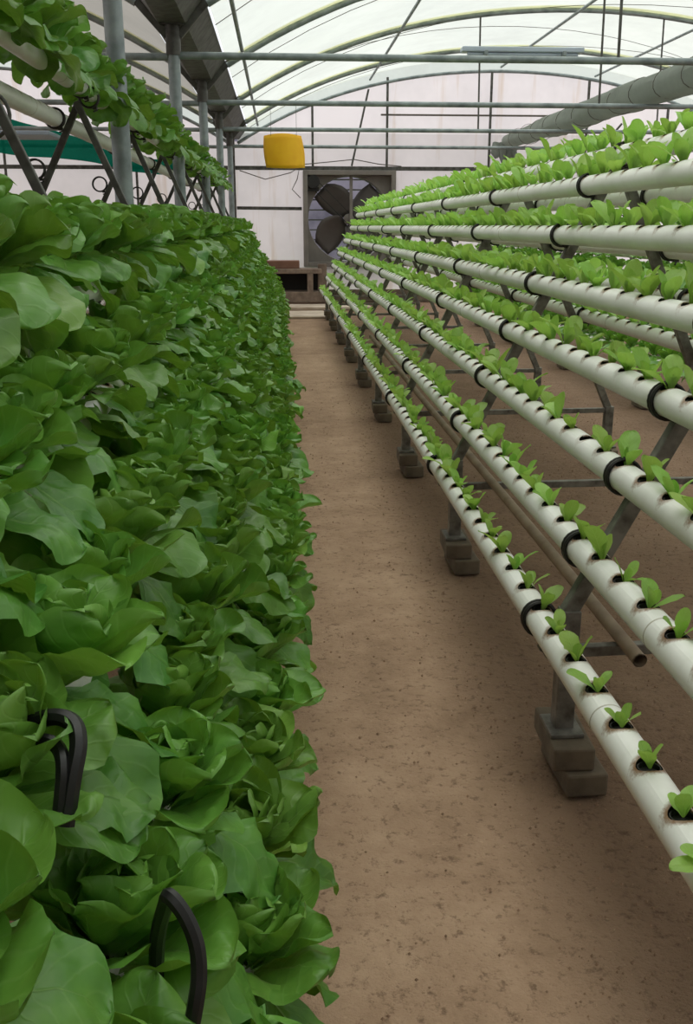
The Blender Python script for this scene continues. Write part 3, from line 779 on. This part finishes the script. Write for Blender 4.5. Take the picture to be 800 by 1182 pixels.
b = MB(); b.box((.33, 13.75, .012), (.62, .95, .03), Matrix.Rotation(.06, 3, 'Z')); prop(b.build('paving_slab', M['concrete_pale'], bevel=.006), 'smaller pale square slab lying on the path nearer the camera', 'slab', 'slabs at the path end')

# yellow sticky trap
r = root('insect_trap', (.05, 9.75, H+.545), 'bright yellow bowed sticky insect trap hanging in front of the end wall', 'insect trap')
b = MB(); rows = []
for i in range(9):
    v = i/8; row = []
    for j in range(13):
        u = j/12-.5; hwid = .2+.014*math.sin(v*PI)-.008*v
        row.append((.062+u*2*hwid*.92+.025*(v-.5)*-1, 9.8+.30*u*u-.05, H+.53+v*.285+.016*(1-4*u*u)*(1 if v > .5 else -.6)*abs(2*v-1)))
    rows.append(row)
b.grid(rows); b.build('yellow_sheet', M['yellow'], r, smooth=True, thick=.006)
b = MB()
for x in (-.06, .18): b.cyl((x, 9.76, H+.81), (x, 9.8, ZT-.02), .002, 5)
b.build('hanging_wire', M['rope'], r)

# rolled screen on the ties
r = root('rolled_screen', (3.42, 12, H+1.13), 'long grey rolled-up shade screen resting on the tie tubes at the right', 'rolled screen')
b = MB(); rows = []; n = 22
for k in range(61):
    y = 5.2+(16.0-5.2)*k/60; row = []; f = 1-.35*max(0, (y-13)/3)
    for j in range(n+1):
        a = 2*PI*j/n; rr_ = (.105+.02*noise.noise(Vector((math.cos(a)*1.5, math.sin(a)*1.5, y*1.1)))+.012*noise.noise(Vector((a*3, y*5, 0))))*f
        ln = .14*math.cos(a)**2*(1 if math.cos(a) > 0 else .1)
        row.append((3.58+1.35*rr_*math.cos(a)+ln*.5+.03*noise.noise(Vector((y*.6, 0, 3))), y, H+1.26+rr_*1.22*math.sin(a)-(.03 if math.cos(a) > .5 else 0)+.02*noise.noise(Vector((0, y*.8, 7)))))
    rows.append(row)
b.grid(rows); b.build('screen_roll', M['shade'], r, smooth=True)
b = MB(); rows = []
for i, (dx, dz) in enumerate(((.0, .0), (.05, -.12), (.02, -.24))):
    pass
g = random.Random(3)
for k in range(4):
    x = 3.42+.1*k; b.tube([(x, 16.0, H+1.24), (x+g.uniform(-.05, .05), 15.97, H+1.1), (x+g.uniform(-.05, .05), 15.95, H+1.02-.07*(k % 2))], [.06, .07, .035], 10)
b.build('tied_end', M['shade'], r, smooth=True)
for k in range(16):
    b = MB(); y = 5.5+k*.65; b.tube([(3.6+.165*math.cos(a), y+.03*math.sin(a*2), H+1.255+.135*math.sin(a)) for a in [2*PI*j/18 for j in range(18)]], .0035, 5, closed=True)
    b.build('lashing_cord', M['rope'], r)

# tube light above the tie
r = root('tube_light', (1.72, 7.32, ZT+.03), 'pale blue-grey tube light fitting lying above a tie tube under the roof', 'light fitting')
b = MB(); b.box((1.72, 7.32, ZT+.075), (.86, .1, .035)); b.build('lamp_body', M['lamp'], r, bevel=.008)
b = MB(); b.cyl((1.33, 7.30, ZT+.045), (2.11, 7.30, ZT+.045), .014, 12); b.build('lamp_tube', M['lamp'], r, smooth=True)
b = MB()
for x in (1.45, 2.0): b.box((x, 7.27, ZT+.045), (.02, .1, .03))
b.build('mounting_bracket', M['steel'], r)

# ------------------------------------------------------------------ left bay : teal net, second rack
b = MB(); rows = []
for k in range(41):
    u = k/40; x = -3.9+3.05*u; zt = H+1.52-.72*min(1, u*1.5)+.12*max(0, u-.66); zb = H+.98-.34*min(1, u*1.5)
    rows.append([(x, 12.9+.07*math.sin(u*31)+.05*noise.noise(Vector((x*3, j, 1))), zb+(zt-zb)*j/6-.04*math.sin(u*9)) for j in range(7)])
b.grid(rows); prop(b.build('shade_net', M['teal'], smooth=True), 'teal green shade net slung across the bay behind the left rack', 'net')
L2 = [(-1.95-.1*i, H-.82+.15*i) for i in range(6)]
for i, (x, z) in enumerate(L2):
    place_pipe(x, z, 'white growing pipe of the rack in the left bay, %s from the ground' % ORD[i], 'growing pipes of the left bay rack')
L2B = [(-2.62-.1*j, H-.07-.15*j) for j in range(6)]
p3, u0, u1 = make_trestle(L2, (-2.53, H+.03), L2B[:1]+L2B[-1:], 0, 0, .13, H+.03)
BLK = 'left bay'
for n in range(6):
    t = p3 if n == 0 else copy_tree(p3)
    t.location = (0, 2.9+1.9*n, 0)
    prop(t, 'dark steel trestle of the rack in the left bay, %s from the camera' % ORD[n], 'trestle', 'trestles of the left bay rack')
    blocks(u0, 2.9+1.9*n, 'path', n); blocks(u1, 2.935+1.9*n, 'far', n)
b = MB(); b.box((-1.42, 5.3, H+.435), (.62, .3, .02)); 
prop(b.build('plastic_board', M['blue_board'], bevel=.004), 'pale blue board lying across the pipes behind the left rack', 'board')
# dangling open hoop clip on the left rack
b = MB(); b.tube([(-.735+.058*math.cos(a), 2.70, H+.27+.058*math.sin(a)) for a in [2*PI*k/24 for k in range(24)]], .005, 8, closed=True)
b.box((-.735, 2.70, H+.205), (.02, .02, .02)); prop(b.build('hoop_clip', M['steel_dark'], smooth=True), 'empty round metal pipe clip hanging open on the left rack', 'clip')
# hoses
hose([(-.42, .97, .58), (-.304, .93, .665), (-.279, .93, .694), (-.244, .92, .713), (-.221, .91, .711), (-.212, .89, .698), (-.216, .87, .67), (-.222, .85, .63)], .0075, 'black hose looping among the left lettuces, upper of the two loops', .80)
hose([(-.42, .96, .56), (-.296, .90, .664), (-.271, .90, .691), (-.246, .89, .703), (-.230, .88, .70), (-.222, .86, .687), (-.226, .84, .64)], .006, 'black hose looping among the left lettuces, lower of the two loops', .81)
hose([(-.13, .76, .50), (-.122, .745, .58), (-.108, .715, .64), (-.102, .70, .658), (-.089, .69, .646), (-.080, .68, .626), (-.078, .67, .604), (-.081, .66, .583), (-.09, .65, .54)], .0065, 'black hose curving between lettuces at the bottom of the photo')

# ------------------------------------------------------------------ floor
b = MB(); xs = [-9.1, -4, -2] + [-1+.1*i for i in range(36)] + [3, 4.5, 7.7]; ys = [-3.05, -1, 0] + [.2+.1*i for i in range(70)] + [7.5+.5*i for i in range(18)] + [WY+.2]
b.grid([[(x, y, .012*noise.noise(Vector((x*2.5, y*2.5, 0)))+.006*noise.noise(Vector((x*9, y*9, 3)))-.006 if (-1 < x < 2.6 and .2 < y < 7.3) else -.006) for x in xs] for y in ys])
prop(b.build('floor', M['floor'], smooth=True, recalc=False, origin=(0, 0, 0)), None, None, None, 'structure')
# crumbs of soil and debris
M['crumb'] = simple('soil_crumb', (160, 130, 106), .95, 0, .2, 30, .3, dark=(120, 96, 76), world=True)
b = MB(); g = random.Random(9)
for k in range(5000):
    x = g.uniform(.45, 2.2) if g.random() < .93 else g.uniform(.1, .6); y = 1.0+7*g.random()**1.4; s = g.uniform(.0012, .0042)
    pts = [Vector((math.cos(a)*s*g.uniform(.7, 1.5), math.sin(a)*s*g.uniform(.7, 1.3), 0)) for a in (0, 1.57, 3.14, 4.71)]
    c = Vector((x, y, .002)); b.add([c+p for p in pts]+[c+Vector((0, 0, s*1.1)), c-Vector((0, 0, s))], [(0,1,4),(1,2,4),(2,3,4),(3,0,4),(1,0,5),(2,1,5),(3,2,5),(0,3,5)])
prop(b.build('soil_crumbs', M['crumb'], origin=(0, 0, 0)), 'small crumbs of brown soil scattered on the earth floor', 'soil', None, 'stuff')

# ------------------------------------------------------------------ light, camera
w = D.worlds.new('World'); bpy.context.scene.world = w; w.use_nodes = True; nt = w.node_tree; nt.nodes.clear()
bg = nt.nodes.new('ShaderNodeBackground'); out = nt.nodes.new('ShaderNodeOutputWorld'); nt.links.new(bg.outputs[0], out.inputs[0])
tc = nt.nodes.new('ShaderNodeTexCoord'); nz = nt.nodes.new('ShaderNodeTexNoise'); nz.inputs['Scale'].default_value = 2.2
cr = nt.nodes.new('ShaderNodeValToRGB'); cr.color_ramp.elements[0].color = (.80, .86, .95, 1); cr.color_ramp.elements[1].color = (1, 1, 1, 1)
nt.links.new(tc.outputs['Generated'], nz.inputs['Vector']); nt.links.new(nz.outputs['Fac'], cr.inputs['Fac']); nt.links.new(cr.outputs[0], bg.inputs['Color'])
bg.inputs['Strength'].default_value = 1.15
ld = D.lights.new('Sun', 'SUN'); ld.energy = 4.0; ld.angle = rad(75); ld.color = (1, .98, .94)
lo = D.objects.new('Sun', ld); C.objects.link(lo); lo.rotation_euler = (rad(-20), rad(-16), 0); lo.location = (0, 0, 8)

F_, CX, CY, VX, VY = 1120., 400, 591, 322, 260.5
th = math.atan((CY-VY)/F_); ps = math.atan((CX-VX)/F_*math.cos(th))
cd = D.cameras.new('Camera'); cam = D.objects.new('Camera', cd); C.objects.link(cam)
cam.location = (0, 0, H); cam.rotation_euler = (PI/2-th, 0, -ps)
cd.sensor_fit = 'VERTICAL'; cd.sensor_height = 24; cd.lens = F_/1182*24; cd.clip_start = .05; cd.clip_end = 200
sc = bpy.context.scene; sc.camera = cam
sc.view_settings.view_transform = 'Standard'; sc.view_settings.look = 'None'; sc.view_settings.gamma = 1; sc.view_settings.use_curve_mapping = False
sc.view_settings.exposure = .12
sc.cycles.max_bounces = 7; sc.cycles.diffuse_bounces = 4; sc.cycles.glossy_bounces = 2; sc.cycles.transmission_bounces = 4; sc.cycles.transparent_max_bounces = 12
sc.cycles.use_denoising = True
sc.cycles.sample_clamp_indirect = 6
